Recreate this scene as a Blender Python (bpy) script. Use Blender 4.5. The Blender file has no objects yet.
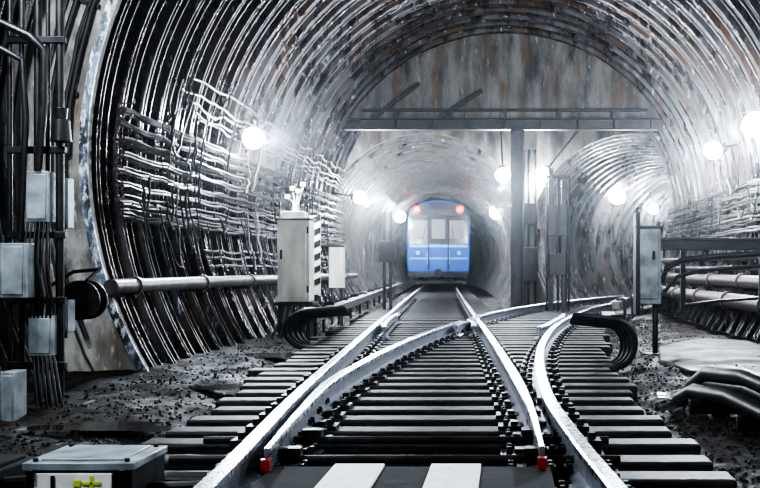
import bpy, math, random
from mathutils import Vector, Matrix
random.seed(7)
F=1100.0; VX=505.0; VY=269.0; CH=0.79
D=bpy.data; SC=bpy.context.scene
PY=26.5   # portal plane

# ------------------------------------------------------------ materials
def newmat(name):
    m=D.materials.new(name); m.use_nodes=True
    nt=m.node_tree; b=nt.nodes['Principled BSDF']
    return m,nt,b
def simple(name,col,rough=0.5,metal=0.0,var=0.35,scale=6.0,bump=0.15,stretch=(1,1,1),spec=.5):
    m,nt,b=newmat(name); N=nt.nodes; L=nt.links
    b.inputs['Specular IOR Level'].default_value=spec
    tc=N.new('ShaderNodeTexCoord'); mp=N.new('ShaderNodeMapping'); mp.inputs['Scale'].default_value=stretch
    no=N.new('ShaderNodeTexNoise'); no.inputs['Scale'].default_value=scale; no.inputs['Detail'].default_value=8
    cr=N.new('ShaderNodeValToRGB')
    cr.color_ramp.elements[0].position=0.3; cr.color_ramp.elements[1].position=0.7
    cr.color_ramp.elements[0].color=[c*(1-var) for c in col]+[1]
    cr.color_ramp.elements[1].color=[min(1,c*(1+var)) for c in col]+[1]
    L.new(tc.outputs['Object'],mp.inputs[0]); L.new(mp.outputs[0],no.inputs['Vector'])
    L.new(no.outputs[0],cr.inputs[0]); L.new(cr.outputs[0],b.inputs['Base Color'])
    b.inputs['Metallic'].default_value=metal
    mr=N.new('ShaderNodeMapRange'); mr.inputs['To Min'].default_value=max(0.03,rough-0.15); mr.inputs['To Max'].default_value=min(1,rough+0.15)
    L.new(no.outputs[0],mr.inputs['Value']); L.new(mr.outputs[0],b.inputs['Roughness'])
    if bump:
        bp=N.new('ShaderNodeBump'); bp.inputs['Strength'].default_value=bump; bp.inputs['Distance'].default_value=0.02
        L.new(no.outputs[0],bp.inputs['Height']); L.new(bp.outputs[0],b.inputs['Normal'])
    return m
def emis(name,col,s):
    m,nt,b=newmat(name); b.inputs['Base Color'].default_value=(*col,1)
    b.inputs['Emission Color'].default_value=(*col,1); b.inputs['Emission Strength'].default_value=s
    return m
def stained(name,c0,c1,c2,rust,metal,rough,sc=(1.6,1.6,0.5),hi=0.62,rustpos=0.6,bump=0.3,s1=1.6,s2=5.5,s3=.9,spec=.5,rv=.2):
    """c0 dark base, c1 mid, c2 pale patches (deposit; on the lining also painted glints), rust tint"""
    m,nt,b=newmat(name); N=nt.nodes; L=nt.links
    b.inputs['Specular IOR Level'].default_value=spec
    tc=N.new('ShaderNodeTexCoord'); mp=N.new('ShaderNodeMapping'); mp.inputs['Scale'].default_value=sc
    L.new(tc.outputs['Object'],mp.inputs[0])
    n1=N.new('ShaderNodeTexNoise'); n1.inputs['Scale'].default_value=s1; n1.inputs['Detail'].default_value=10; n1.inputs['Roughness'].default_value=0.65
    n2=N.new('ShaderNodeTexNoise'); n2.inputs['Scale'].default_value=s2; n2.inputs['Detail'].default_value=8; n2.inputs['Roughness'].default_value=0.7
    n3=N.new('ShaderNodeTexNoise'); n3.inputs['Scale'].default_value=s3; n3.inputs['Detail'].default_value=6
    for n in (n1,n2,n3): L.new(mp.outputs[0],n.inputs['Vector'])
    cr=N.new('ShaderNodeValToRGB'); e=cr.color_ramp.elements
    e[0].position=0.38; e[0].color=(*c0,1); e[1].position=0.6; e[1].color=(*c1,1)
    L.new(n1.outputs[0],cr.inputs[0])
    r2=N.new('ShaderNodeValToRGB'); r2.color_ramp.elements[0].position=hi-0.06; r2.color_ramp.elements[1].position=hi+0.06
    L.new(n2.outputs[0],r2.inputs[0])
    r3=N.new('ShaderNodeValToRGB'); r3.color_ramp.elements[0].position=rustpos-0.08; r3.color_ramp.elements[1].position=rustpos+0.1
    L.new(n3.outputs[0],r3.inputs[0])
    mx=N.new('ShaderNodeMixRGB'); L.new(r3.outputs[0],mx.inputs[0]); L.new(cr.outputs[0],mx.inputs[1]); mx.inputs[2].default_value=(*rust,1)
    my=N.new('ShaderNodeMixRGB'); L.new(r2.outputs[0],my.inputs[0]); L.new(mx.outputs[0],my.inputs[1]); my.inputs[2].default_value=(*c2,1)
    L.new(my.outputs[0],b.inputs['Base Color'])
    b.inputs['Metallic'].default_value=metal
    mr=N.new('ShaderNodeMapRange'); mr.inputs['From Min'].default_value=.35; mr.inputs['From Max'].default_value=.65
    mr.inputs['To Min'].default_value=max(.06,rough-rv); mr.inputs['To Max'].default_value=rough+rv
    L.new(n1.outputs[0],mr.inputs['Value']); L.new(mr.outputs[0],b.inputs['Roughness'])
    bp=N.new('ShaderNodeBump'); bp.inputs['Strength'].default_value=bump; bp.inputs['Distance'].default_value=0.03
    L.new(n2.outputs[0],bp.inputs['Height']); L.new(bp.outputs[0],b.inputs['Normal'])
    return m

M_lin=stained('cast_iron_lining',(0.010,0.0087,0.0095),(0.068,0.064,0.068),(0.52,0.56,0.65),(0.050,0.029,0.020),0.6,0.30,hi=0.66,rustpos=.53,s3=1.3)  # pale c2 patches: calcite stains plus painted lamp reflections on wet iron
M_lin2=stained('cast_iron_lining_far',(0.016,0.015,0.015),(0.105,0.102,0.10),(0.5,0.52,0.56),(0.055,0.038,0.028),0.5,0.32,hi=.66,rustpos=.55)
M_conc=stained('stained_concrete',(0.022,0.021,0.021),(0.13,0.122,0.115),(0.28,0.27,0.26),(0.075,0.042,0.026),0.0,0.65,sc=(2.2,2.2,0.6),hi=0.66,rustpos=0.60,s1=1.4,s3=1.6,spec=.3)
M_collar=stained('collar_concrete',(0.10,0.095,0.085),(0.42,0.40,0.365),(0.62,0.62,0.59),(0.12,0.085,0.06),0.0,0.6,sc=(2.5,2.5,1),hi=0.62,rustpos=0.56)
M_floor=stained('wet_ballast_dirt',(0.0022,0.0018,0.0016),(0.0095,0.0075,0.006),(0.030,0.024,0.020),(0.014,0.008,0.0052),0.0,0.60,sc=(1.5,1.0,1),hi=0.70,rustpos=0.48,bump=0.9,s2=9,spec=.10,rv=.28)
M_walk=stained('pale_concrete_path',(0.012,0.010,0.009),(0.045,0.036,0.031),(0.10,0.082,0.074),(0.027,0.018,0.013),0.0,0.6,sc=(1.5,1.5,1),hi=0.62,rustpos=0.56,bump=0.6,spec=.15)
M_wood=simple('wet_timber',(0.015,0.0128,0.0125),0.50,0.0,0.65,14,0.7,(0.6,4,2),spec=.24)
M_steeltop=simple('polished_rail',(0.80,0.85,0.93),0.27,1.0,0.1,20,0.02)
M_rail=simple('rail_web',(0.22,0.23,0.265),0.42,0.6,0.5,15,0.3)
M_dark=simple('dark_steel',(0.018,0.017,0.018),0.45,0.5,0.5,8,0.2)
M_rust=simple('rusty_steel',(0.062,0.046,0.04),0.5,0.4,0.5,8,0.3)
M_black=simple('black_rubber',(0.007,0.007,0.008),0.45,0.0,0.4,10,0.1,spec=.3)
M_matt=simple('matt_black_board',(0.010,0.010,0.011),0.85,0.0,0.4,10,0.1,spec=.2)
M_cable=simple('dusty_cable',(0.016,0.014,0.015),0.5,0.0,0.7,5,0.2,spec=.32)
M_pipe=simple('grey_pipe',(0.11,0.098,0.09),0.45,0.3,0.55,5,0.2)
M_grey=simple('grey_painted_box',(0.27,0.30,0.32),0.4,0.2,0.45,7,0.1)
M_white=simple('white_enamel',(0.62,0.60,0.53),0.45,0.0,0.28,5,0.1,(1,1,0.4))
M_wpaint=simple('white_paint',(0.88,0.88,0.84),0.6,0.0,0.15,14,0.1)
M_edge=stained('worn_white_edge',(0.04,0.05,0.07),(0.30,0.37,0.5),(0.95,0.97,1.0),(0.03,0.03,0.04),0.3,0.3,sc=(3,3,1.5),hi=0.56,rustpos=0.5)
M_stone=simple('gravel_stone',(0.015,0.012,0.010),0.55,0.0,0.7,3,0.3,spec=.22)
M_red=simple('red_paint',(0.30,0.02,0.015),0.4,0.0,0.2,8,0.1)
M_yel=simple('yellow_paint',(0.55,0.70,0.05),0.4,0.0,0.15,8,0.05)
M_blue=simple('train_blue',(0.003,0.070,0.29),0.34,0.0,0.2,3,0.03,spec=.4)
M_roof=simple('train_roof',(0.008,0.014,0.034),0.4,0.1,0.2,3,0.03)
M_lblue=simple('train_light_blue',(0.07,0.36,0.72),0.3,0.1,0.15,3,0.03)
M_dglass=simple('dark_glass',(0.006,0.007,0.010),0.12,0.0,0.2,3,0.0)
M_lamp=emis('lamp_glow',(0.86,0.93,1.0),260)
M_redl=emis('red_lamp_glow',(1.0,0.0,0.0),3.6)
M_cab=emis('cab_interior_glow',(0.11,0.12,0.125),.45)
M_disp=simple('route_display',(0.02,0.02,0.022),0.3,0.0,0.2,3,0.0)

# ------------------------------------------------------------ mesh builder
class MB:
    def __init__(s): s.v=[]; s.f=[]; s.m=[]
    def add(s,vs,fs,mat=0):
        o=len(s.v); s.v+= [tuple(v) for v in vs]
        for f in fs: s.f.append([i+o for i in f]); s.m.append(mat)
    def box(s,c,size,mat=0,rot=None):
        hx,hy,hz=size[0]/2,size[1]/2,size[2]/2
        vs=[Vector((x,y,z)) for x in(-hx,hx) for y in(-hy,hy) for z in(-hz,hz)]
        if rot is not None: vs=[rot@v for v in vs]
        c=Vector(c); vs=[v+c for v in vs]
        s.add(vs,[(0,1,3,2),(4,6,7,5),(0,4,5,1),(2,3,7,6),(0,2,6,4),(1,5,7,3)],mat)
    def cyl(s,p0,p1,r0,r1=None,n=12,mat=0,caps=True):
        if r1 is None: r1=r0
        p0=Vector(p0);p1=Vector(p1); d=(p1-p0).normalized()
        u=d.orthogonal().normalized(); w=d.cross(u)
        vs=[]
        for p,r in((p0,r0),(p1,r1)):
            for i in range(n):
                a=2*math.pi*i/n; vs.append(p+(u*math.cos(a)+w*math.sin(a))*r)
        fs=[(i,(i+1)%n,n+(i+1)%n,n+i) for i in range(n)]
        if caps: fs+= [tuple(range(n-1,-1,-1)),tuple(range(n,2*n))]
        s.add(vs,fs,mat)
    def tube(s,pts,r,n=8,mat=0):
        pts=[Vector(p) for p in pts]; N=len(pts); vs=[]
        t=(pts[1]-pts[0]).normalized(); u=t.orthogonal().normalized()
        for i,p in enumerate(pts):
            t=(pts[min(i+1,N-1)]-pts[max(i-1,0)]).normalized()
            u=(u-t*u.dot(t)).normalized(); w=t.cross(u)
            for k in range(n):
                a=2*math.pi*k/n; vs.append(p+(u*math.cos(a)+w*math.sin(a))*r)
        fs=[(i*n+k,i*n+(k+1)%n,(i+1)*n+(k+1)%n,(i+1)*n+k) for i in range(N-1) for k in range(n)]
        fs+=[tuple(range(n-1,-1,-1)),tuple((N-1)*n+k for k in range(n))]
        s.add(vs,fs,mat)
    def ball(s,c,r,mat=0,nu=14,nv=9,sc=(1,1,1)):
        c=Vector(c); vs=[c+Vector((0,0,r*sc[2]))]
        for j in range(1,nv):
            th=math.pi*j/nv
            for i in range(nu):
                a=2*math.pi*i/nu
                vs.append(c+Vector((r*sc[0]*math.sin(th)*math.cos(a),r*sc[1]*math.sin(th)*math.sin(a),r*sc[2]*math.cos(th))))
        vs.append(c-Vector((0,0,r*sc[2]))); e=len(vs)-1
        fs=[(0,1+i,1+(i+1)%nu) for i in range(nu)]
        for j in range(nv-2):
            for i in range(nu):
                a=1+j*nu+i; b=1+j*nu+(i+1)%nu; fs.append((a,a+nu,b+nu,b))
        fs+=[(e,1+(nv-2)*nu+(i+1)%nu,1+(nv-2)*nu+i) for i in range(nu)]
        s.add(vs,fs,mat)
    def extrude_poly(s,poly,fn0,fn1,mat=0):
        n=len(poly); vs=[fn0(p) for p in poly]+[fn1(p) for p in poly]
        fs=[tuple(range(n)),tuple(range(2*n-1,n-1,-1))]+[(i,n+i,n+(i+1)%n,(i+1)%n) for i in range(n)]
        s.add(vs,fs,mat)
    def obj(s,name,mats,bevel=0.0,smooth=35,fixn=True):
        me=D.meshes.new(name); me.from_pydata(s.v,[],s.f)
        for m in mats: me.materials.append(m)
        me.polygons.foreach_set('material_index',s.m)
        if fixn:
            import bmesh
            bm=bmesh.new(); bm.from_mesh(me); bmesh.ops.recalc_face_normals(bm,faces=bm.faces); bm.to_mesh(me); bm.free()
        if smooth:
            me.polygons.foreach_set('use_smooth',[True]*len(me.polygons))
            me.set_sharp_from_angle(angle=math.radians(smooth))
        me.update()
        o=D.objects.new(name,me); SC.collection.objects.link(o)
        if bevel:
            b=o.modifiers.new('bevel','BEVEL'); b.width=bevel; b.segments=2; b.limit_method='ANGLE'
        return o

def hermite(P):
    P=sorted(P); n=len(P)
    m=[]
    for i in range(n):
        a=max(i-1,0); b=min(i+1,n-1); m.append((P[b][1]-P[a][1])/(P[b][0]-P[a][0]))
    def f(y):
        if y<=P[0][0]: return P[0][1]+m[0]*(y-P[0][0])
        if y>=P[-1][0]: return P[-1][1]+m[-1]*(y-P[-1][0])
        for i in range(n-1):
            if y<=P[i+1][0]: break
        h=P[i+1][0]-P[i][0]; t=(y-P[i][0])/h
        return (2*t**3-3*t*t+1)*P[i][1]+(t**3-2*t*t+t)*h*m[i]+(-2*t**3+3*t*t)*P[i+1][1]+(t**3-t*t)*h*m[i+1]
    return f
def slope(f,y): return (f(y+0.05)-f(y-0.05))/0.1
def nrm(f,y):
    k=slope(f,y); l=math.hypot(1,k); return (1/l,-k/l)

# ------------------------------------------------------------ track geometry (rail top = z 0)
fL=hermite([(-4,-.8),(0,-.95),(3.97,-1.10),(5.1,-1.18),(6.6,-1.30),(9,-1.46),(14.2,-1.76),(25,-2.38),(41.4,-3.3),(50,-3.75),(76,-5.1)])
fSR=hermite([(4.9,.165),(6.6,.14),(9,.04),(14.2,-.24),(25,-.86),(41.4,-1.78),(50,-2.23),(76,-3.58)])
fR=hermite([(-4,.75),(0,.62),(3.97,.415),(5.08,.346),(7.18,.27),(10.7,.34),(14,.56),(17,.88),(20.5,1.4),(24.1,2.1),(27,2.95),(30,4.0),(36,6.5),(44,10.2),(54,16)])
pts=[(4.85,-1.05),(6.16,-1.15)]
for y in (7.8,9.5,11.4,14,17,20,23,26,29,33,38,44,52):
    n=nrm(fR,y); pts.append((y-1.52*n[1],fR(y)-1.52*n[0]))
fDL=hermite(pts)

RP=[(-.036,-.008),(-.027,0),(.027,0),(.036,-.008),(.034,-.038),(.010,-.05),(.010,-.135),(.066,-.148),(.066,-.16),(-.066,-.16),(-.066,-.148),(-.010,-.135),(-.010,-.05),(-.034,-.038)]
def sweep_rail(mb,f,y0,y1,off=0.0,flare=0.0,dz=0.0,step=0.35,prof=RP,thin=None):
    ys=[]; y=y0
    while y<y1: ys.append(y); y+=step
    ys.append(y1); n=len(prof)
    vs=[]
    for y in ys:
        nx,ny=nrm(f,y); o=off
        if flare:
            e=min(y-y0,y1-y)
            if e<0.7: o+=flare*(1-e/0.7)
        w=1.0
        if thin and y-y0<thin: w=0.35+0.65*(y-y0)/thin
        for p in prof:
            d=o+p[0]*w; vs.append((f(y)+nx*d,y+ny*d,p[1]+dz))
    base=len(mb.v); mb.v+=vs
    for i in range(len(ys)-1):
        for k in range(n):
            mb.f.append([base+i*n+k,base+i*n+(k+1)%n,base+(i+1)*n+(k+1)%n,base+(i+1)*n+k])
            mb.m.append(1 if k in(0,1,2,3,13) else 0)
    mb.f.append([base+k for k in range(n)]); mb.m.append(0)
    mb.f.append([base+(len(ys)-1)*n+k for k in range(n)]); mb.m.append(0)

mb=MB()
sweep_rail(mb,fL,-4,75)
sweep_rail(mb,fR,-4,50)
mb.obj('stock_rails',[M_rail,M_steeltop],smooth=40)
mb=MB()
sweep_rail(mb,fSR,4.9,16.75,thin=3); sweep_rail(mb,fSR,17.6,75)
sweep_rail(mb,fDL,4.85,16.85,thin=3); sweep_rail(mb,fDL,17.6,50)
for f,y,s in((fSR,4.9,1),(fDL,4.85,-1)):
    mb.box((f(y)-0.0,y-0.02,-.07),(.04,.05,.05),2); mb.box((f(y)+s*-.07,y+.05,-.12),(.10,.05,.03),2)
mb.obj('switch_blades',[M_rail,M_steeltop,M_red],smooth=40)
mb=MB()
sweep_rail(mb,fL,14.8,19.2,off=.115,flare=.06,dz=.012); sweep_rail(mb,fR,14.8,19.2,off=-.115,flare=-.06,dz=.012)
sweep_rail(mb,fSR,15.4,17.3,off=-.1,flare=-.04); sweep_rail(mb,fDL,15.4,17.3,off=.1,flare=.04)
mb.obj('guard_rails',[M_rail,M_steeltop],smooth=40)
mb=MB()
yx=17.15; xf=fSR(yx)
mb.extrude_poly([(xf-.03,16.95),(xf+.03,16.95),(fDL(18.2)+.04,18.2),(fSR(18.2)-.04,18.2)],lambda p:(p[0],p[1],-.15),lambda p:(p[0],p[1],-.004))
mb.obj('frog_casting',[M_steeltop],bevel=.008)

# sleepers
mb=MB(); plates=MB(); slp=[]
y=2.6
while y<24.2:
    a=fL(y)-.68+random.uniform(-.09,.05); b=fR(y)+.72+random.uniform(-.06,.1)
    if random.random()<.12: a-=.15
    slp.append((y,a,b)); kk=random.uniform(-.012,.012)
    mb.box(((a+b)/2,y,-.245+random.uniform(-.012,.002)),(b-a,.225,.17),0,Matrix.Rotation(kk,3,'Z'))
    y+=.5
while y<74:
    c=(fL(y)+fSR(y))/2; mb.box((c,y,-.245),(2.7,.235,.17),0,Matrix.Rotation(.055,3,'Z'))
    if y<46:
        k=slope(fR,y); n=nrm(fR,y); cx=fR(y)-.76*n[0]; cy=y-.76*n[1]
        mb.box((cx,cy,-.247),(2.7,.235,.166),0,Matrix.Rotation(-math.atan(k),3,'Z'))
    slp.append((y,0,0)); y+=.54
mb.obj('timber_sleepers',[M_wood],bevel=.015,smooth=0)
for (y,a,b) in slp:
    if y>34: break
    for f,y0 in((fL,0),(fR,0),(fSR,4.9),(fDL,4.9)):
        if y<y0: continue
        x=f(y)
        plates.box((x,y,-.153),(.36,.17,.022),0)
        for sx in(-.135,.135):
            for sy in(-.05,.05):
                plates.cyl((x+sx,y+sy,-.145),(x+sx,y+sy,-.105),.018,.014,6,0)
        for sx in(-.085,.085): plates.box((x+sx,y,-.135),(.045,.09,.03),0)
    if 5.2<y<12:
        for f,s in((fL,-1),(fR,1)):
            x=f(y)+s*.12; plates.box((x,y,-.11),(.09,.12,.07),0); plates.cyl((x,y,-.08),(x,y,-.04),.022,n=6)
plates.obj('rail_tie_plates',[M_dark],smooth=0)

mb=MB()
for yy in(5.25,5.85):
    mb.cyl((-1.6,yy,-.12),(.55,yy,-.12),.022,n=10)
    for xx in(-1.02,.14): mb.box((xx,yy,-.1),(.1,.08,.08))
mb.obj('switch_throw_rods',[M_dark])
mb=MB()
mb.box((-.42,4.66,-.15),(1.25,.60,.10),0)
for xx in(-.655,-.22): mb.box((xx,4.66,-.094),(.225,.61,.012),1); mb.box((xx,4.352,-.15),(.225,.010,.104),1)
mb.obj('striped_cover_board',[M_matt,M_wpaint],bevel=.003)

# ------------------------------------------------------------ floor
def sm(t): t=max(0,min(1,t)); return t*t*(3-2*t)
def fz(x,y):
    l=fL(y)-.75; r=fR(y)+.8
    out=0
    if x<l: out=sm((l-x)/.4)
    if x>r: out=sm((x-r)/.4)
    h=-.285+.075*out
    h+=out*(.018*math.sin(x*3.1+1.3*math.sin(y*1.9))+.014*math.sin(y*4.3+x*2.2)+.007*math.sin(11*x+3*math.sin(7*y)))+random.uniform(-.007,.007)
    return h
mb=MB()
def grid(x0,x1,nx,y0,y1,ny):
    vs=[]
    for j in range(ny+1):
        y=y0+(y1-y0)*j/ny
        for i in range(nx+1):
            x=x0+(x1-x0)*i/nx; vs.append((x,y,fz(x,y)))
    fs=[(j*(nx+1)+i,j*(nx+1)+i+1,(j+1)*(nx+1)+i+1,(j+1)*(nx+1)+i) for j in range(ny) for i in range(nx)]
    mb.add(vs,fs)
grid(-4.3,4.3,140,3,20,260)
grid(-5,5,30,-5,3,24)
grid(-4.3,4.3,60,20,PY,60)
grid(-7,17,60,PY,76,90)
mb.obj('floor',[M_floor],fixn=False,smooth=80)
M_water=simple('puddle_water',(0.004,0.004,0.005),0.10,0.0,0.2,2,0.04)
for (px,py,a,b) in((-2.75,12.6,.55,.35),(-2.3,9.2,.4,.25),(-2.9,15.2,.35,.5),(1.5,8.6,.35,.25),(2.6,9.2,.35,.2),(-2.5,6.9,.45,.2),(2.3,6.7,.3,.2)):
    mb=MB(); vs=[(px,py,-.2)]; n=28
    for i in range(n):
        t=2*math.pi*i/n; r=1+.25*math.sin(3*t+px)+.12*math.sin(7*t+py); vs.append((px+a*r*math.cos(t),py+b*r*math.sin(t),-.2))
    mb.add(vs,[(0,1+i,1+(i+1)%n) for i in range(n)]); mb.obj('puddle',[M_water],smooth=0,fixn=False)
mb=MB()
poly=[(1.75,10.4),(2.5,9.9),(3.5,10.1),(3.5,14.6),(2.6,15.0),(1.9,13.6),(1.65,11.8)]
mb.extrude_poly(poly,lambda p:(p[0],p[1],-.3),lambda p:(p[0],p[1],-.165+.02*math.sin(p[1]*3)))
mb.obj('concrete_path_slab',[M_walk],bevel=.02)
ico_v=[];t=(1+5**.5)/2
for a,b in((-1,t),(1,t),(-1,-t),(1,-t)): ico_v.append((a,b,0))
for a,b in((-1,t),(1,t),(-1,-t),(1,-t)): ico_v.append((0,a,b))
for a,b in((-1,t),(1,t),(-1,-t),(1,-t)): ico_v.append((b,0,a))
ico_v=[Vector(v).normalized() for v in ico_v]
ico_f=[(0,11,5),(0,5,1),(0,1,7),(0,7,10),(0,10,11),(1,5,9),(5,11,4),(11,10,2),(10,7,6),(7,1,8),(3,9,4),(3,4,2),(3,2,6),(3,6,8),(3,8,9),(4,9,5),(2,4,11),(6,2,10),(8,6,7),(9,8,1)]
mb=MB()
for i in range(16000):
    y=3.6+ (random.random()**1.4)*18
    mode=random.random()
    if mode<.7:
        x=random.choice([fL(y)-.55-abs(random.gauss(0,.9)),fR(y)+.6+abs(random.gauss(0,.9))])
    else: x=random.uniform(fL(y)-.6,fR(y)+.6)
    if abs(x)>3.4: continue
    r=random.uniform(.007,.018) if mode<.7 else random.uniform(.012,.03)
    z=fz(x,y)+r*.1
    R=Matrix.Rotation(random.random()*6,3,'Z')@Matrix.Rotation(random.random()*6,3,'X')
    s=Vector((random.uniform(.7,1.3),random.uniform(.7,1.3),random.uniform(.5,.9)))*r
    mb.add([R@Vector((v.x*s.x,v.y*s.y,v.z*s.z))*random.uniform(.85,1.1)+Vector((x,y,z)) for v in ico_v],ico_f)
mb.obj('ballast_gravel',[M_stone],smooth=0,fixn=False)

# ------------------------------------------------------------ tunnel linings
def lining(name,f,y0,y1,pitch,R,fl,cz,mat,na=120,a0=-42,a1=222,bolts=True,seg=72,mids=1,lf=.6,gap=.055,th=.022):
    prof=[]
    y=y0; rings=[]
    while y<=y1+1e-4:
        q=[(y-gap-th,R),(y-gap,R-fl),(y-gap+th,R-fl),(y-gap+th+.004,R-fl*.25),(y+gap-th-.004,R-fl*.25),(y+gap-th,R-fl),(y+gap,R-fl),(y+gap+th,R)]
        if y==y0: q=q[1:]
        prof+=q
        if y+pitch<=y1+1e-4:
            rings.append(y)
            for k in range(mids):
                h=y+pitch*(k+1)/(mids+1); prof+=[(h-.02,R),(h-.011,R-fl*.85),(h+.011,R-fl*.85),(h+.02,R)]
        y+=pitch
    mb=MB()
    def P(yy,r,a):
        nx,ny=nrm(f,yy); c=math.cos(a)*r
        return (f(yy)+nx*c,yy+ny*c,cz+math.sin(a)*r)
    A=[math.radians(a0+(a1-a0)*i/na) for i in range(na+1)]
    vs=[P(yy,r,a) for (yy,r) in prof for a in A]
    n=na+1
    fs=[(j*n+i,j*n+i+1,(j+1)*n+i+1,(j+1)*n+i) for j in range(len(prof)-1) for i in range(na)]
    mb.add(vs,fs)
    for k,ry in enumerate(rings):
        a=a0+ (seg/2 if k%2 else 0)+16
        while a<a1:
            da=math.radians(a); t=.022/R
            c=[P(ry+.06,R+.01,da-t),P(ry+.06,R+.01,da+t),P(ry+.06,R-fl*lf,da+t),P(ry+.06,R-fl*lf,da-t)]
            e=[P(ry+pitch-.06,R+.01,da-t),P(ry+pitch-.06,R+.01,da+t),P(ry+pitch-.06,R-fl*lf,da+t),P(ry+pitch-.06,R-fl*lf,da-t)]
            mb.add(c+e,[(0,1,2,3),(7,6,5,4),(0,4,5,1),(1,5,6,2),(2,6,7,3),(3,7,4,0)])
            a+=seg
        if bolts:
            a=a0+2
            while a<a1:
                p=P(ry-gap,R-fl*.5,math.radians(a)); mb.cyl(p,(p[0],p[1]-.05,p[2]),.022,n=6); a+=6
    return mb.obj(name,[mat],smooth=30,fixn=False)
f0=lambda y:0.0
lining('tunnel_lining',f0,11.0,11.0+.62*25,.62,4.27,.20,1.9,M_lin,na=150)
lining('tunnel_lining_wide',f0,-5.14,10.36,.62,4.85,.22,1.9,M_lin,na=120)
fTL=hermite([(26.5,-1.93),(46,-2.54),(76,-4.2)])
fTR=hermite([(26.5,3.12),(30,3.65),(32,4.15),(36,5.5),(44,9.1),(54,15)])
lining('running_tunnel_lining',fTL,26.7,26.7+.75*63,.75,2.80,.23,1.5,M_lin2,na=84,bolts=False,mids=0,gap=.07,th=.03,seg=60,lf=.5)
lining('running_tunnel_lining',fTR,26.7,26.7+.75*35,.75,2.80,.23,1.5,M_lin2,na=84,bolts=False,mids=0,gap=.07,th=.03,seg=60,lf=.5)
def rwall(name,mat,cy,th,rin,rout,cz):
    mb=MB(); n=120; vs=[]
    for i in range(n+1):
        a=math.radians(-42+264*i/n)
        for r,yy in((rin,cy),(rout,cy),(rout,cy+th),(rin,cy+th)): vs.append((math.cos(a)*r,yy,cz+math.sin(a)*r))
    fs=[(i*4+k,i*4+(k+1)%4,(i+1)*4+(k+1)%4,(i+1)*4+k) for i in range(n) for k in range(4)]
    mb.add(vs,fs); return mb.obj(name,[mat],smooth=30)
rwall('wall_collar',M_collar,10.70,.2,4.10,5.0,1.9)
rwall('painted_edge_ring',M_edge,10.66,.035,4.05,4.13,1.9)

mb=MB()
def holewall(cx,cz,r,x0,x1,z0,z1,y,n=96):
    vs=[]
    for i in range(n):
        a=2*math.pi*i/n; c,s=math.cos(a),math.sin(a)
        t=1e9
        if c>1e-6:t=min(t,(x1-cx)/c)
        if c<-1e-6:t=min(t,(x0-cx)/c)
        if s>1e-6:t=min(t,(z1-cz)/s)
        if s<-1e-6:t=min(t,(z0-cz)/s)
        t=max(t,r)
        vs+=[(cx+c*r,y,cz+s*r),(cx+c*t,y,cz+s*t),(cx+c*r,y+.15,cz+s*r)]
    fs=[]
    for i in range(n):
        j=(i+1)%n; fs+=[(3*i,3*i+1,3*j+1,3*j),(3*i,3*j,3*j+2,3*i+2)]
    mb.add(vs,fs)
holewall(-1.93,1.5,2.56,-7.5,.60,-1.5,7.5,PY)
holewall(3.17,1.5,2.56,.60,9.0,-1.5,7.5,PY)
mb.obj('wall_portal',[M_conc],smooth=30,fixn=False)

mb=MB(); R=4.26; cz=1.9; zb=4.0
a0=math.asin((zb-cz)/R); poly=[]
for i in range(61):
    a=a0+(math.pi-2*a0)*i/60; poly.append((R*math.cos(a),cz+R*math.sin(a)))
mb.extrude_poly(poly,lambda p:(p[0],24.4,p[1]),lambda p:(p[0],24.75,p[1]))
mb.obj('wall_head',[M_conc],smooth=30)
mb=MB()
def ibeam(c,L,ax,h=.28,w=.22,t=.03):
    c=Vector(c)
    if ax=='x':
        mb.box(c,(L,t,h)); mb.box(c+Vector((0,0,h/2)),(L,w,t)); mb.box(c-Vector((0,0,h/2)),(L,w,t))
    else:
        mb.box(c,(w,t,L)); mb.box(c+Vector((w/2,0,0)),(t,h,L)); mb.box(c-Vector((w/2,0,0)),(t,h,L))
ibeam((-.02,24.2,3.97),7.0,'x',.22)
ibeam((.27,24.25,1.8),4.1,'z',.24,.26)
for xx in [-3.2+.8*i for i in range(9)]: mb.box((xx,24.1,3.97),(.02,.1,.2))
for (xa,za,xb,zb2) in((-2.95,4.1,-1.9,4.9),(-1.5,4.1,-.5,4.75)):
    a=Vector((xa,24.35,za)); b=Vector((xb,24.35,zb2)); d=b-a
    mb.box((a+b)/2,(d.length,.05,.09),0,Matrix.Rotation(-math.atan2(d.z,d.x),3,'Y'))
mb.box((0,24.33,4.30),(6.3,.07,.06))
for xx in (-2.4,-1.2,0,1.2,2.4): mb.box((xx,24.3,4.2),(.08,.1,.2))
mb.obj('steel_portal_frame',[M_dark],bevel=.006,smooth=0)
mb=MB()
mb.box((.60,26.28,1.9),(.30,.35,4.5),0); mb.box((.60,26.05,.9),(.36,.2,.8),1); mb.box((.6,26.05,2.1),(.28,.2,.5),1)
for xx in(.45,.56,.72): mb.cyl((xx,26.0,-.2),(xx,26.0,3.6),.03,n=8,mat=1)
mb.obj('concrete_pier',[M_conc,M_dark],bevel=.01)
mb=MB()
for xx,yy,h in((1.05,25.2,3.3),(1.35,25.2,3.0)):
    mb.box((xx,yy,h/2-.2),(.12,.12,h),0)
for xx in (.95,1.2,1.45): mb.cyl((xx,25.0,-.2),(xx,25.0,2.9),.025,n=8)
mb.box((1.2,25.2,1.9),(.45,.25,.7),0); mb.box((1.2,25.1,.9),(.38,.25,.5),0); mb.box((1.2,25.2,2.9),(.5,.1,.08),0)
mb.obj('relay_equipment_frame',[M_dark],bevel=.008)
mb=MB()
mb.box((-2.78,26,1.2),(.36,.2,.5),0)
for xx in(-2.85,-2.7): mb.box((xx,26.0,.95),(.07,.07,2.4),0)
mb.obj('relay_post',[M_dark],bevel=.008)

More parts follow.
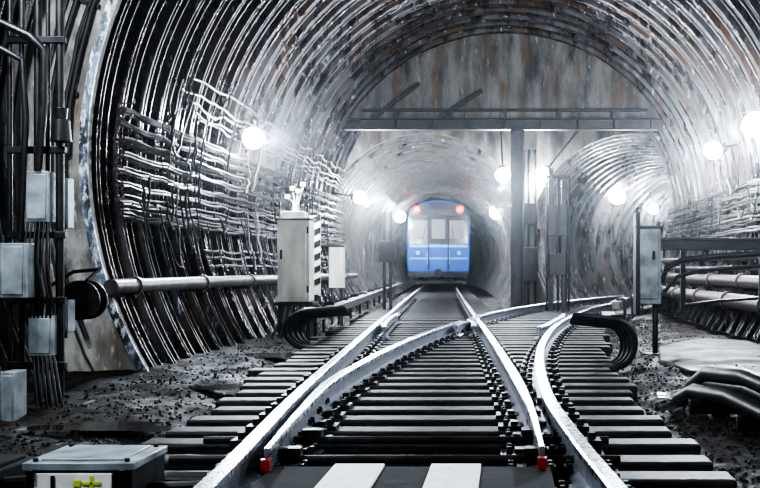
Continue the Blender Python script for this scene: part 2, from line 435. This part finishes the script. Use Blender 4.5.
# ------------------------------------------------------------ lamps
def lamp(x,y,z,p,cx=0.0,cz=1.9,R=4.15,gr=.15):
    mb=MB()
    d=Vector((x-cx,0,z-cz)); r=d.length; d.normalize()
    c=Vector((x,y,z))
    mb.cyl(c+d*.1,c+d*.22,.075,.085,14,1)
    mb.cyl(c+d*.2,c+d*max(.25,(R-r)),.022,n=8,mat=1)
    mb.ball(c,gr,0,20,12)
    u=d.orthogonal().normalized(); w=d.cross(u); q=gr/.11
    for k in range(4):
        a=math.pi*k/4
        e=u*math.cos(a)+w*math.sin(a)
        mb.tube([c+d*.1+e*.13*q,c+e*.135*q,c-d*.09*q+e*.09*q,c-d*.135*q,c-d*.09*q-e*.09*q,c-e*.135*q,c+d*.1-e*.13*q],.0035,5,1)
    mb.obj('tunnel_lamp',[M_lamp,M_dark])
    if p:
        l=D.lights.new('tunnel_lamp_light','POINT'); l.energy=p; l.color=(.80,.90,1.0); l.shadow_soft_size=.10
        o=D.objects.new('tunnel_lamp_light',l); o.location=c-d*.30; SC.collection.objects.link(o)
P0=1000
lamp(-3.62,15.8,2.67,P0)
lamp(3.58,18.9,2.83,P0)
lamp(3.58,15.7,2.85,P0,gr=.18)
lamp(-3.40,25.8,2.47,P0*.6)
lamp(-.05,26.0,3.01,P0*.55,R=3.6,gr=.17)
lamp(.90,26.0,3.03,P0*.55,R=3.6,gr=.18)
lamp(-.30,43.0,3.02,P0*.30,cx=-2.45,cz=1.5,R=2.6,gr=.28)
lamp(-4.2,44,2.88,P0*.25,cx=-2.45,cz=1.5,R=2.6,gr=.22)
lamp(-4.15,33,2.75,P0*.30,cx=-2.15,cz=1.5,R=2.6,gr=.08)
lamp(3.67,36,3.18,P0*.6,cx=5.4,cz=1.5,R=2.6,gr=.26)
lamp(5.45,40.5,3.0,P0*.5,cx=7.3,cz=1.5,R=2.6,gr=.18)
lamp(-3.9,2.5,3.6,P0*.38,R=4.7)  # unseen, like the three below; added to brighten the foreground
lamp(3.9,1.5,3.6,P0*.34,R=4.7)
lamp(3.75,8.2,3.3,P0*.30,R=4.7)
lamp(-3.75,6.6,4.1,P0*.55,R=4.7)  # added out of view to brighten the collar face

# ------------------------------------------------------------ wall cables and pipes
def wallx(z,r,side): return side*math.sqrt(max(.1,r*r-(z-1.9)**2))
def cable_run(mb,side,z,r,y0,y1,rad,sag=.05,sp=1.24,jit=.01,mat=0):
    pts=[]; y=y0; sg=sag*random.uniform(.3,1.3); dr=0
    while y<=y1:
        t=((y-11.2)%sp)/sp
        if t<.2: sg=sag*random.uniform(.2,1.4)
        dr=dr*.9+random.uniform(-jit,jit)
        zz=z-sg*4*t*(1-t)+dr
        pts.append((wallx(zz,r,side)+random.uniform(-.006,.006),y,zz)); y+=.2
    mb.tube(pts,rad,7,mat)
def bracket_row(mb,side,z0,z1,y0,y1,sp,mat=1):
    y=y0
    while y<y1:
        zz=z0; pts=[]
        while zz<=z1+.01: pts.append((wallx(zz,3.97,side),y,zz)); zz+=(z1-z0)/6
        mb.tube(pts,.016,6,mat)
        for i in range(9):
            zq=z0+(z1-z0)*i/8; x=wallx(zq,3.97,side); mb.tube([(x,y,zq),(x-side*.14,y,zq-.01),(x-side*.16,y,zq+.04)],.009,5,mat)
        y+=sp
mb=MB()
for zc in (2.40,2.26,2.10,1.95,1.80,1.66,1.50,1.36):
    for j in range(5):
        cable_run(mb,-1,zc+random.uniform(-.045,.045),random.uniform(3.83,3.93),11.05,26.3,random.uniform(.008,.024),.03,1.24,.005,random.choice([0,0,0,2]))
for z in (3.1,2.95,2.85,2.75,2.68): cable_run(mb,-1,z,3.93,random.uniform(12,14),26.3,.014,.05,1.24,.012)
for z in (1.05,.95,.85): cable_run(mb,-1,z,3.93,14,26.3,.018,.03,1.24,.008)
bracket_row(mb,-1,1.28,2.48,11.2,26.3,1.24)
for k in range(70):
    y=11.4+random.random()*12; z=random.uniform(1.2,3.2); h=random.uniform(.15,.8); w=random.uniform(-.5,.8)
    pts=[]
    for i in range(13):
        t=i/12; zz=z-h*4*t*(1-t)+w*.3*t; pts.append((wallx(zz,3.78,-1)+random.uniform(-.01,.03),y+w*t,zz))
    mb.tube(pts,random.choice([.007,.010,.014]),6)
for k in range(10):
    y=12.2+k*1.24; mb.tube([(wallx(z,3.9,-1),y+random.uniform(-.03,.03),z) for z in [.7,1.0,1.3,1.6,1.9,2.3,2.7]],.012,6)
mb.obj('wall_cable_bundle',[M_cable,M_rust,M_rust])
mb=MB()
for zc in (2.15,2.02,1.88,1.72,1.58,1.40):
    for j in range(4):
        cable_run(mb,1,zc+random.uniform(-.04,.04),random.uniform(3.85,3.92),11.05,26.3,random.uniform(.010,.024),.025,1.24,.005,random.choice([0,0,0,2]))
bracket_row(mb,1,1.3,2.3,11.4,26.3,1.24)
for k in range(18):
    y=13+random.random()*10; z=random.uniform(1.7,2.6); h=random.uniform(.2,.6); w=random.uniform(.3,.8)
    mb.tube([(wallx(z-h*4*t*(1-t),3.82,1),y+w*t,z-h*4*t*(1-t)) for t in [i/12 for i in range(13)]],.011,6)
mb.obj('wall_cable_bundle',[M_cable,M_rust,M_rust])
def pipe(side,z,r,y0,y1,rad,mat=M_pipe,name='wall_pipe'):
    mb=MB(); x=wallx(z,r,side)
    mb.cyl((x,y0,z),(x,y1,z),rad,n=16)
    y=y0+.6
    while y<y1:
        mb.cyl((x,y,z),(x,y+.07,z),rad*1.3,n=16); mb.box((x+side*(.08+rad*.5),y+.03,z-rad-.02),(.26,.05,.05),1); y+=2.4
    mb.obj(name,[mat,M_dark],smooth=40)
pipe(-1,.63,3.80,10.0,18.6,.07)
pipe(-1,.63,3.80,19.2,26.4,.06)
pipe(1,.32,3.70,11,26.4,.11,M_rust); pipe(1,.60,3.78,11,26.4,.095,M_rust); pipe(1,.80,3.84,11,26.4,.04,M_cable); pipe(1,.98,3.88,11,26.4,.05,M_rust)

def W(px,py,Y): return Vector(((px-VX)*Y/F,Y,CH-(py-VY)*Y/F))

# cables strapped to the collar face
mb=MB()
for k in range(7):
    r=4.22+.045*k+random.uniform(-.01,.01); pts=[]
    for i in range(20):
        a=math.radians(118+ (62+6*k)*i/19); pts.append((r*math.cos(a)+random.uniform(-.012,.012),10.62-.02*(k%2),1.9+r*math.sin(a)))
    if k in(0,1,4,6): mb.tube(pts,random.choice([.012,.018,.024]),7,0)
for a in (130,145,160,172):
    a=math.radians(a); p=Vector((4.35*math.cos(a),10.66,1.9+4.35*math.sin(a))); mb.box(p,(.34,.03,.04),1,Matrix.Rotation(-a+math.pi,3,'Y'))
mb.obj('collar_cable_loom',[M_cable,M_dark])

# signal cabinet (left)
Y=16.0
mb=MB(); c=W(296,257,Y)
w=.46; z0=.32; z1=1.50; x=c.x
mb.box((x,Y,(z0+z1)/2),(w,.4,z1-z0),0)
mb.box((x,Y-.205,(z0+z1)/2),(w-.1,.02,z1-z0-.12),0)
mb.box((x-.02,Y,z1+.06),(w*.72,.36,.12),0); mb.box((x,Y,z1+.01),(w+.05,.46,.03),1)
for a,h in((-30,.22),(-12,.34),(8,.30),(26,.40)):
    a=math.radians(a); p1=Vector((x+math.sin(a)*.10,Y,z1+.1+.20*math.cos(a))); mb.tube([(x,Y,z1+.1),p1,(x+math.sin(a)*.24,Y,z1+.1+h)],.014,6,0)
    mb.box((x+math.sin(a)*.24,Y,z1+.12+h),(.07,.05,.06),0)
mb.cyl((x,Y,z1+.10),(x,Y,z1+.24),.06,.04,12,0)
for sx in(-.2,.2): mb.box((x+sx,Y,z0/2-.12),(.06,.3,z0+.28),1)
mb.box((x,Y,z0-.03),(w+.1,.42,.05),1)
mb.box((x-.17,Y-.225,1.0),(.03,.03,.14),1)
for zz in(.5,1.35): mb.cyl((x+.21,Y-.215,zz-.05),(x+.21,Y-.215,zz+.05),.015,n=8,mat=1)
for k in range(4): mb.tube([(x-.15+k*.08,Y-.1,z0),(x-.2+k*.09,Y-.15,.05),(x-.3+k*.12,Y-.3,-.2)],.02,6,1)
mb.obj('signal_equipment_cabinet',[M_white,M_dark],bevel=.015)
mb=MB(); Yb=16.7; x=(315-VX)*Yb/F
mb.box((x,Yb,1.0),(.17,.03,1.2),0)
for i in range(6):
    z=.5+i*.19; mb.extrude_poly([(-.085,z),(.085,z+.08),(.085,z+.17),(-.085,z+.09)],lambda p:(x+p[0],Yb-.017,p[1]),lambda p:(x+p[0],Yb-.023,p[1]),1)
mb.cyl((x,Yb+.04,-.3),(x,Yb+.04,1.65),.03,n=8,mat=1)
mb.obj('striped_marker_board',[M_white,M_black])
mb=MB(); Yb=20; x=(337-VX)*Yb/F
mb.box((x,Yb,.82),(.26,.22,.74),0); mb.box((x,Yb-.115,.82),(.2,.015,.62),0); mb.box((x,Yb,1.2),(.3,.26,.03),1)
for sx in(-.09,.09): mb.box((x+sx,Yb,.1),(.04,.1,.76),1)
mb.obj('junction_cabinet',[M_white,M_dark],bevel=.01)
def contact(name,f,off,y0,y1):
    mb=MB(); cp=[(-.05,.10),(.05,.10),(.06,.15),(.06,.19),(.075,.18),(.08,.23),(-.08,.23),(-.075,.18),(-.06,.19),(-.06,.15)]
    ys=[y0+(y1-y0)*i/60 for i in range(61)]; vs=[]
    for y in ys:
        n=nrm(f,y)
        for p in cp: vs.append((f(y)+n[0]*(off+p[0]),y+n[1]*(off+p[0]),p[1]))
    k=len(cp)
    mb.add(vs,[(i*k+j,i*k+(j+1)%k,(i+1)*k+(j+1)%k,(i+1)*k+j) for i in range(60) for j in range(k)]+[tuple(range(k))])
    y=y0+.3
    while y<y1:
        n=nrm(f,y); s=1 if off>0 else -1; xx=f(y)+n[0]*(off+s*.16)
        mb.tube([(xx,y,-.2),(xx,y,.16),(xx-s*.02,y,.26),(xx-s*.16,y,.26)],.028,6,1); y+=2.5
    mb.obj(name,[M_pipe,M_dark])
contact('contact_rail',fL,-.72,14.2,44)
contact('contact_rail',fR,.75,11.9,14.5)
contact('contact_rail',fR,.75,19,26)
def loops(name,x,y,side,n,h,w,r=.035):
    mb=MB()
    for k in range(n):
        yy=y+k*.16; hh=h*(1-.06*k); ww=w*(1-.10*k)
        pts=[(x-side*.25,yy-.1,-.24)]
        for i in range(15):
            a=-math.pi/2+math.pi*i/14; pts.append((x+side*ww*math.cos(a),yy,-.20+hh/2+hh/2*math.sin(a)))
        pts.append((x-side*.35,yy+.25,-.20+hh+.02))
        mb.tube(pts,r,10)
    mb.obj(name,[M_black])
loops('feeder_cable_loops',W(610,350,11).x,10.9,1,4,.50,.24,.03)
loops('feeder_cable_loops',W(318,330,14).x,13.6,-1,4,.48,.34,.033)

# right post cabinet
mb=MB(); Yb=12.9; x=(648-VX)*Yb/F
mb.box((x,Yb,.82),(.28,.22,.88),0); mb.box((x,Yb-.12,.82),(.22,.02,.76),0); mb.box((x,Yb,1.28),(.32,.26,.03),1)
mb.cyl((x+.09,Yb+.05,-.3),(x+.09,Yb+.05,.4),.035,n=10,mat=1); mb.box((x+.09,Yb+.05,-.22),(.25,.25,.04),1)
mb.box((x-.13,Yb+.02,.85),(.05,.28,1.2),1)
mb.box((x+.05,Yb-.14,.95),(.03,.03,.1),1)
mb.obj('trackside_control_box',[M_grey,M_dark],bevel=.012)
mb=MB()
mb.box((2.70,13.2,1.15),(2.0,.10,.03)); mb.box((2.70,13.2,1.09),(2.0,.03,.10)); mb.box((2.70,13.2,1.03),(2.0,.10,.03))
mb.tube([(1.85,13,.62),(1.90,13,.80),(2.1,13,.90),(2.5,13,.94),(3.5,13,1.0)],.035,10)
mb.tube([(1.85,12.8,.52),(2.0,12.8,.70),(2.3,12.8,.78),(3.5,12.8,.86)],.025,10)
mb.box((2.15,13.3,.75),(.06,.06,.9)); mb.box((3.1,13.3,.75),(.06,.06,.9))
mb.tube([(2.15,13.3,.35),(2.6,13.4,.40),(3.4,13.5,.45)],.02,8)
mb.obj('steel_cable_bracket',[M_dark],bevel=.005)

mb=MB()
mb.box((1.90,7.35,-.08),(.42,.36,.24),1); mb.box((1.90,7.35,.055),(.46,.40,.03),1)
mb.cyl((1.78,7.3,.06),(1.78,7.3,.12),.05,n=12,mat=1); mb.box((1.98,7.3,.09),(.12,.2,.05),1)
for k,(dx,dz) in enumerate([(0,-.03),(.13,.02),(.25,-.03),(.10,.10)]):
    mb.tube([(1.30+dx,8.2,-.16+dz*.8),(1.34+dx,7.8,-.05+dz),(1.45+dx,7.1,-.01+dz),(1.58+dx,6.5,-.06+dz),(1.8+dx,5.6,-.14+dz)],.058,12,0)
for yy in(7.6,6.8): mb.box((1.52+(7.6-yy)*.2,yy,-.16),(.5,.06,.10),1)
mb.obj('point_machine_hoses',[M_black,M_dark],bevel=.01)

# switch motor box bottom-left
mb=MB()
cx=-1.76; bw=.44; cy=4.76; zt=.02
mb.box((cx,cy,-.13),(bw,.44,.22),0)
mb.box((cx,cy,zt-.045),(bw+.02,.46,.03),1)
mb.box((cx,cy,zt-.027),(bw-.10,.36,.014),1)
for sx in(-1,1):
    mb.box((cx+sx*.19,cy-.24,zt-.08),(.03,.02,.05),0)
    for sy in(-.19,.19): mb.cyl((cx+sx*.19,cy+sy,zt-.03),(cx+sx*.19,cy+sy,zt-.015),.012,n=8,mat=0)
mb.box((cx-.02,cy-.225,-.095),(.32,.02,.085),3)
mb.box((cx+.06,cy-.238,-.092),(.08,.006,.016),2); mb.box((cx+.06,cy-.238,-.092),(.016,.006,.065),2)
mb.box((cx+.0,cy-.238,-.092),(.03,.006,.03),2)
mb.box((cx-.10,cy-.238,-.092),(.018,.006,.065),0)
mb.cyl((cx+bw/2,cy,-.16),(-1.15,cy,-.15),.03,n=10,mat=0)
mb.tube([(cx-bw/2,cy,-.2),(cx-.35,cy+.1,-.15),(cx-.6,cy+.3,-.2),(cx-.9,cy+.2,-.2)],.03,8,0)
mb.obj('switch_motor_box',[M_black,M_grey,M_yel,M_wpaint],bevel=.01)
mb=MB()
mb.box((-2.5,5.1,-.17),(.45,.5,.10),0); mb.box((-2.5,5.1,-.115),(.38,.42,.03),0)
mb.obj('black_cover_plate',[M_matt],bevel=.01)

# left foreground equipment post
mb=MB(); Yb=8.0
def bx(px0,py0,px1,py1,Y,d,mat):
    a=W(px0,py0,Y); b=W(px1,py1,Y)
    mb.box(((a.x+b.x)/2,Y+d/2,(a.z+b.z)/2),(abs(b.x-a.x),d,abs(a.z-b.z)),mat)
    mb.box(((a.x+b.x)/2,Y-.006,(a.z+b.z)/2),(abs(b.x-a.x)*.84,.012,abs(a.z-b.z)*.88),mat)
    mb.cyl(((a.x+b.x)/2,Y+d/2,b.z),((a.x+b.x)/2,Y+d/2,b.z-.05),.03,n=8,mat=1)
for px,r in((38,.03),(60,.032),(22,.022),(48,.018),(10,.02)):
    p=W(px,269,Yb+.12); mb.cyl((p.x,Yb+.12,-.3),(p.x,Yb+.12,3.4),r,n=10,mat=1)
bx(26,171,48,222,Yb,.16,0); bx(0,243,25,298,Yb-.2,.16,0); bx(28,316,52,356,Yb,.16,0); bx(50,178,68,228,Yb+.3,.12,0); bx(0,372,14,430,Yb-.6,.2,0); bx(52,300,68,332,Yb+.2,.14,0)
mb.cyl(W(61,142,Yb),W(61,120,Yb),.075,.06,12,1); mb.cyl(W(61,120,Yb),W(61,108,Yb),.04,.05,12,1)
for py in(40,150,235,300,365):
    a=W(8,py,Yb+.1); b=W(66,py,Yb+.1); mb.box((a+b)/2,((b-a).length,.05,.05),1)
mb.tube([W(0,22,Yb),W(30,36,Yb),W(44,50,Yb),W(44,100,Yb),W(38,170,Yb)],.03,8,1)
mb.tube([W(0,48,Yb),W(22,60,Yb),W(26,120,Yb),W(20,240,Yb)],.025,8,1)
for k in range(6):
    mb.tube([W(28+4*k,222,Yb),W(22+5*k,262,Yb-.05),W(32+4*k,300,Yb),W(30+4*k,318,Yb)],.010,6,1)
    mb.tube([W(34+4*k,356,Yb),W(36+5*k,400,Yb-.1),W(40+6*k,440,Yb-.05)],.012,6,1)
b=W(45,425,Yb); mb.box((b.x,Yb+.1,-.26),(.5,.4,.12),1)
mb.obj('trackside_equipment_post',[M_grey,M_dark],bevel=.008)
mb=MB(); c=W(84,300,8.6)
for s,r in((-.08,.155),(.08,.155)): mb.cyl(c+Vector((0,s-.012,0)),c+Vector((0,s+.012,0)),r,n=28)
mb.cyl(c-Vector((0,.08,0)),c+Vector((0,.08,0)),.11,n=24,mat=1); mb.cyl(c-Vector((0,.13,0)),c+Vector((0,.15,0)),.035,n=12,mat=1)
for k in range(6):
    a=k*math.pi/3; mb.box(c+Vector((math.cos(a)*.09,-.097,math.sin(a)*.09)),(.11,.012,.02),1,Matrix.Rotation(-a,3,'Y'))
mb.tube([c+Vector((.02,0,.15)),c+Vector((.05,.2,.24)),c+Vector((-.2,.3,.22)),c+Vector((-.4,.3,.1))],.015,8,1)
mb.box(c+Vector((-.12,.15,-.02)),(.3,.06,.06),1)
mb.obj('cable_reel',[M_black,M_dark])

# ------------------------------------------------------------ train
T0=46.0; tc=(fL(T0)+fSR(T0))/2
mb=MB()
prof=[(-1.30,.62),(-1.35,.9),(-1.36,1.9),(-1.33,2.9),(-1.26,3.2),(-1.05,3.48),(-.7,3.66),(-.3,3.73),(0,3.75)]
prof=prof+[(-x,z) for x,z in reversed(prof[:-1])]
n=len(prof); rows=[(0,.95),(.12,.985),(.3,1),(19,1)]
vs=[]
for (yy,s) in rows:
    for x,z in prof: vs.append((x*s,yy,1.9+(z-1.9)*s))
mb.add(vs,[tuple(range(n))]+[(i*n+k,i*n+(k+1)%n,(i+1)*n+(k+1)%n,(i+1)*n+k) for i in range(3) for k in range(n)]+[tuple(3*n+k for k in range(n-1,-1,-1))],0)
def fb(x0,z0,x1,z1,d,mat,yy=0): mb.box(((x0+x1)/2,yy-d/2,(z0+z1)/2),(abs(x1-x0),d,abs(z1-z0)),mat)
mb.extrude_poly([(-1.22,3.02),(1.22,3.02),(1.15,3.25),(.95,3.42),(.6,3.56),(0,3.62),(-.6,3.56),(-.95,3.42),(-1.15,3.25)],lambda p:(p[0],-.001,p[1]),lambda p:(p[0],-.035,p[1]),9)
fb(-1.22,1.82,1.22,3.04,.03,1)
fb(-1.05,2.05,-.46,2.82,.045,3); fb(.46,2.05,1.05,2.82,.045,3)
fb(-.38,1.9,.38,3.0,.04,9); fb(-.28,2.05,.28,2.86,.055,3)
for xx in(-.41,.41): fb(xx-.02,.8,xx+.02,3.05,.06,7)
fb(-.45,3.10,.45,3.24,.05,6)
fb(-1.22,1.70,1.22,1.80,.03,4)
fb(-1.22,1.2,1.22,1.26,.03,4)
fb(-.36,.78,.36,1.58,.025,5)
for xx in(-.86,.86):
    mb.cyl((xx,-.0,1.46),(xx,-.06,1.46),.13,n=16,mat=7); mb.cyl((xx,-.06,1.46),(xx,-.07,1.46),.10,n=16,mat=4)
for xx in(-.9,.9):
    mb.cyl((xx,0,3.28),(xx,-.07,3.28),.18,n=16,mat=7); mb.ball((xx,-.08,3.28),.17,8)
for xx in(-.7,.7): mb.tube([(xx,-.06,1.95),(xx*.85,-.07,2.3),(xx*.8,-.07,2.55)],.012,6,7)
for xx in(-.46,.46): mb.tube([(xx,-.02,1.0),(xx,-.09,1.0),(xx,-.09,1.5),(xx,-.02,1.5)],.014,6,4)
fb(-1.25,.45,1.25,.66,.05,1)
mb.box((0,9.5,.5),(2.2,18.6,.2),7)
mb.box((0,-.25,.62),(.24,.6,.22),7); mb.cyl((0,-.55,.62),(0,-.7,.62),.17,n=14,mat=7)
for xx in(-.6,.6): mb.tube([(xx,-.0,.5),(xx,-.15,.35),(xx*.6,-.2,.3),(xx*.4,-.1,.5)],.025,6,7)
for by in(1.6,3.7,14.5,16.6):
    mb.cyl((-.8,by,.43),(.8,by,.43),.07,n=10,mat=7)
    for xx in(-.76,.76): mb.cyl((xx-.06,by,.43),(xx+.06,by,.43),.42,n=24,mat=7)
for by in(2.65,15.55):
    for xx in(-1.0,1.0): mb.box((xx,by,.5),(.14,2.9,.26),7)
mb.box((0,-.02,.24),(2.3,.06,.12),7)
for side in(-1,1):
    for i in range(4):
        mb.box((side*1.35,2.6+i*4.4,1.85),(.03,1.3,2.0),4); mb.box((side*1.365,2.6+i*4.4,2.3),(.02,1.0,.9),1)
        mb.box((side*1.36,4.8+i*4.4,2.3),(.02,1.6,.8),3)
train=mb.obj('metro_train',[M_blue,M_dglass,M_dglass,M_cab,M_lblue,M_blue,M_disp,M_dark,M_redl,M_roof],bevel=.01)
train.location=(tc,T0,0); train.rotation_euler=(0,0,.055)
for xx in(-.9,.9):
    l=D.lights.new('tail_light','POINT'); l.energy=14; l.color=(1,.0,.02); l.shadow_soft_size=.04
    o=D.objects.new('tail_light',l); o.location=(tc+xx*1.02,T0-.36,3.28); SC.collection.objects.link(o)

# ------------------------------------------------------------ camera/world
w=D.worlds.new('world'); SC.world=w; w.use_nodes=True
wn=w.node_tree
wn.nodes['Background'].inputs[0].default_value=(.5,.6,.8,1); wn.nodes['Background'].inputs[1].default_value=.01
vsn=wn.nodes.new('ShaderNodeVolumeScatter'); vsn.inputs['Density'].default_value=.0010; vsn.inputs['Anisotropy'].default_value=.95
vsn.inputs['Color'].default_value=(.85,.92,1,1)
wn.links.new(vsn.outputs[0],wn.nodes['World Output'].inputs['Volume'])
cam=D.cameras.new('camera'); co=D.objects.new('camera',cam); SC.collection.objects.link(co)
cam.sensor_width=36; cam.lens=F/760*36; co.location=(0,0,CH); co.rotation_euler=(math.pi/2,0,0)
cam.shift_x=-(VX-380)/760; cam.shift_y=(VY-244)/760; cam.clip_end=200
SC.camera=co
try: SC.view_settings.look='AgX - High Contrast'
except Exception as e: print(e)
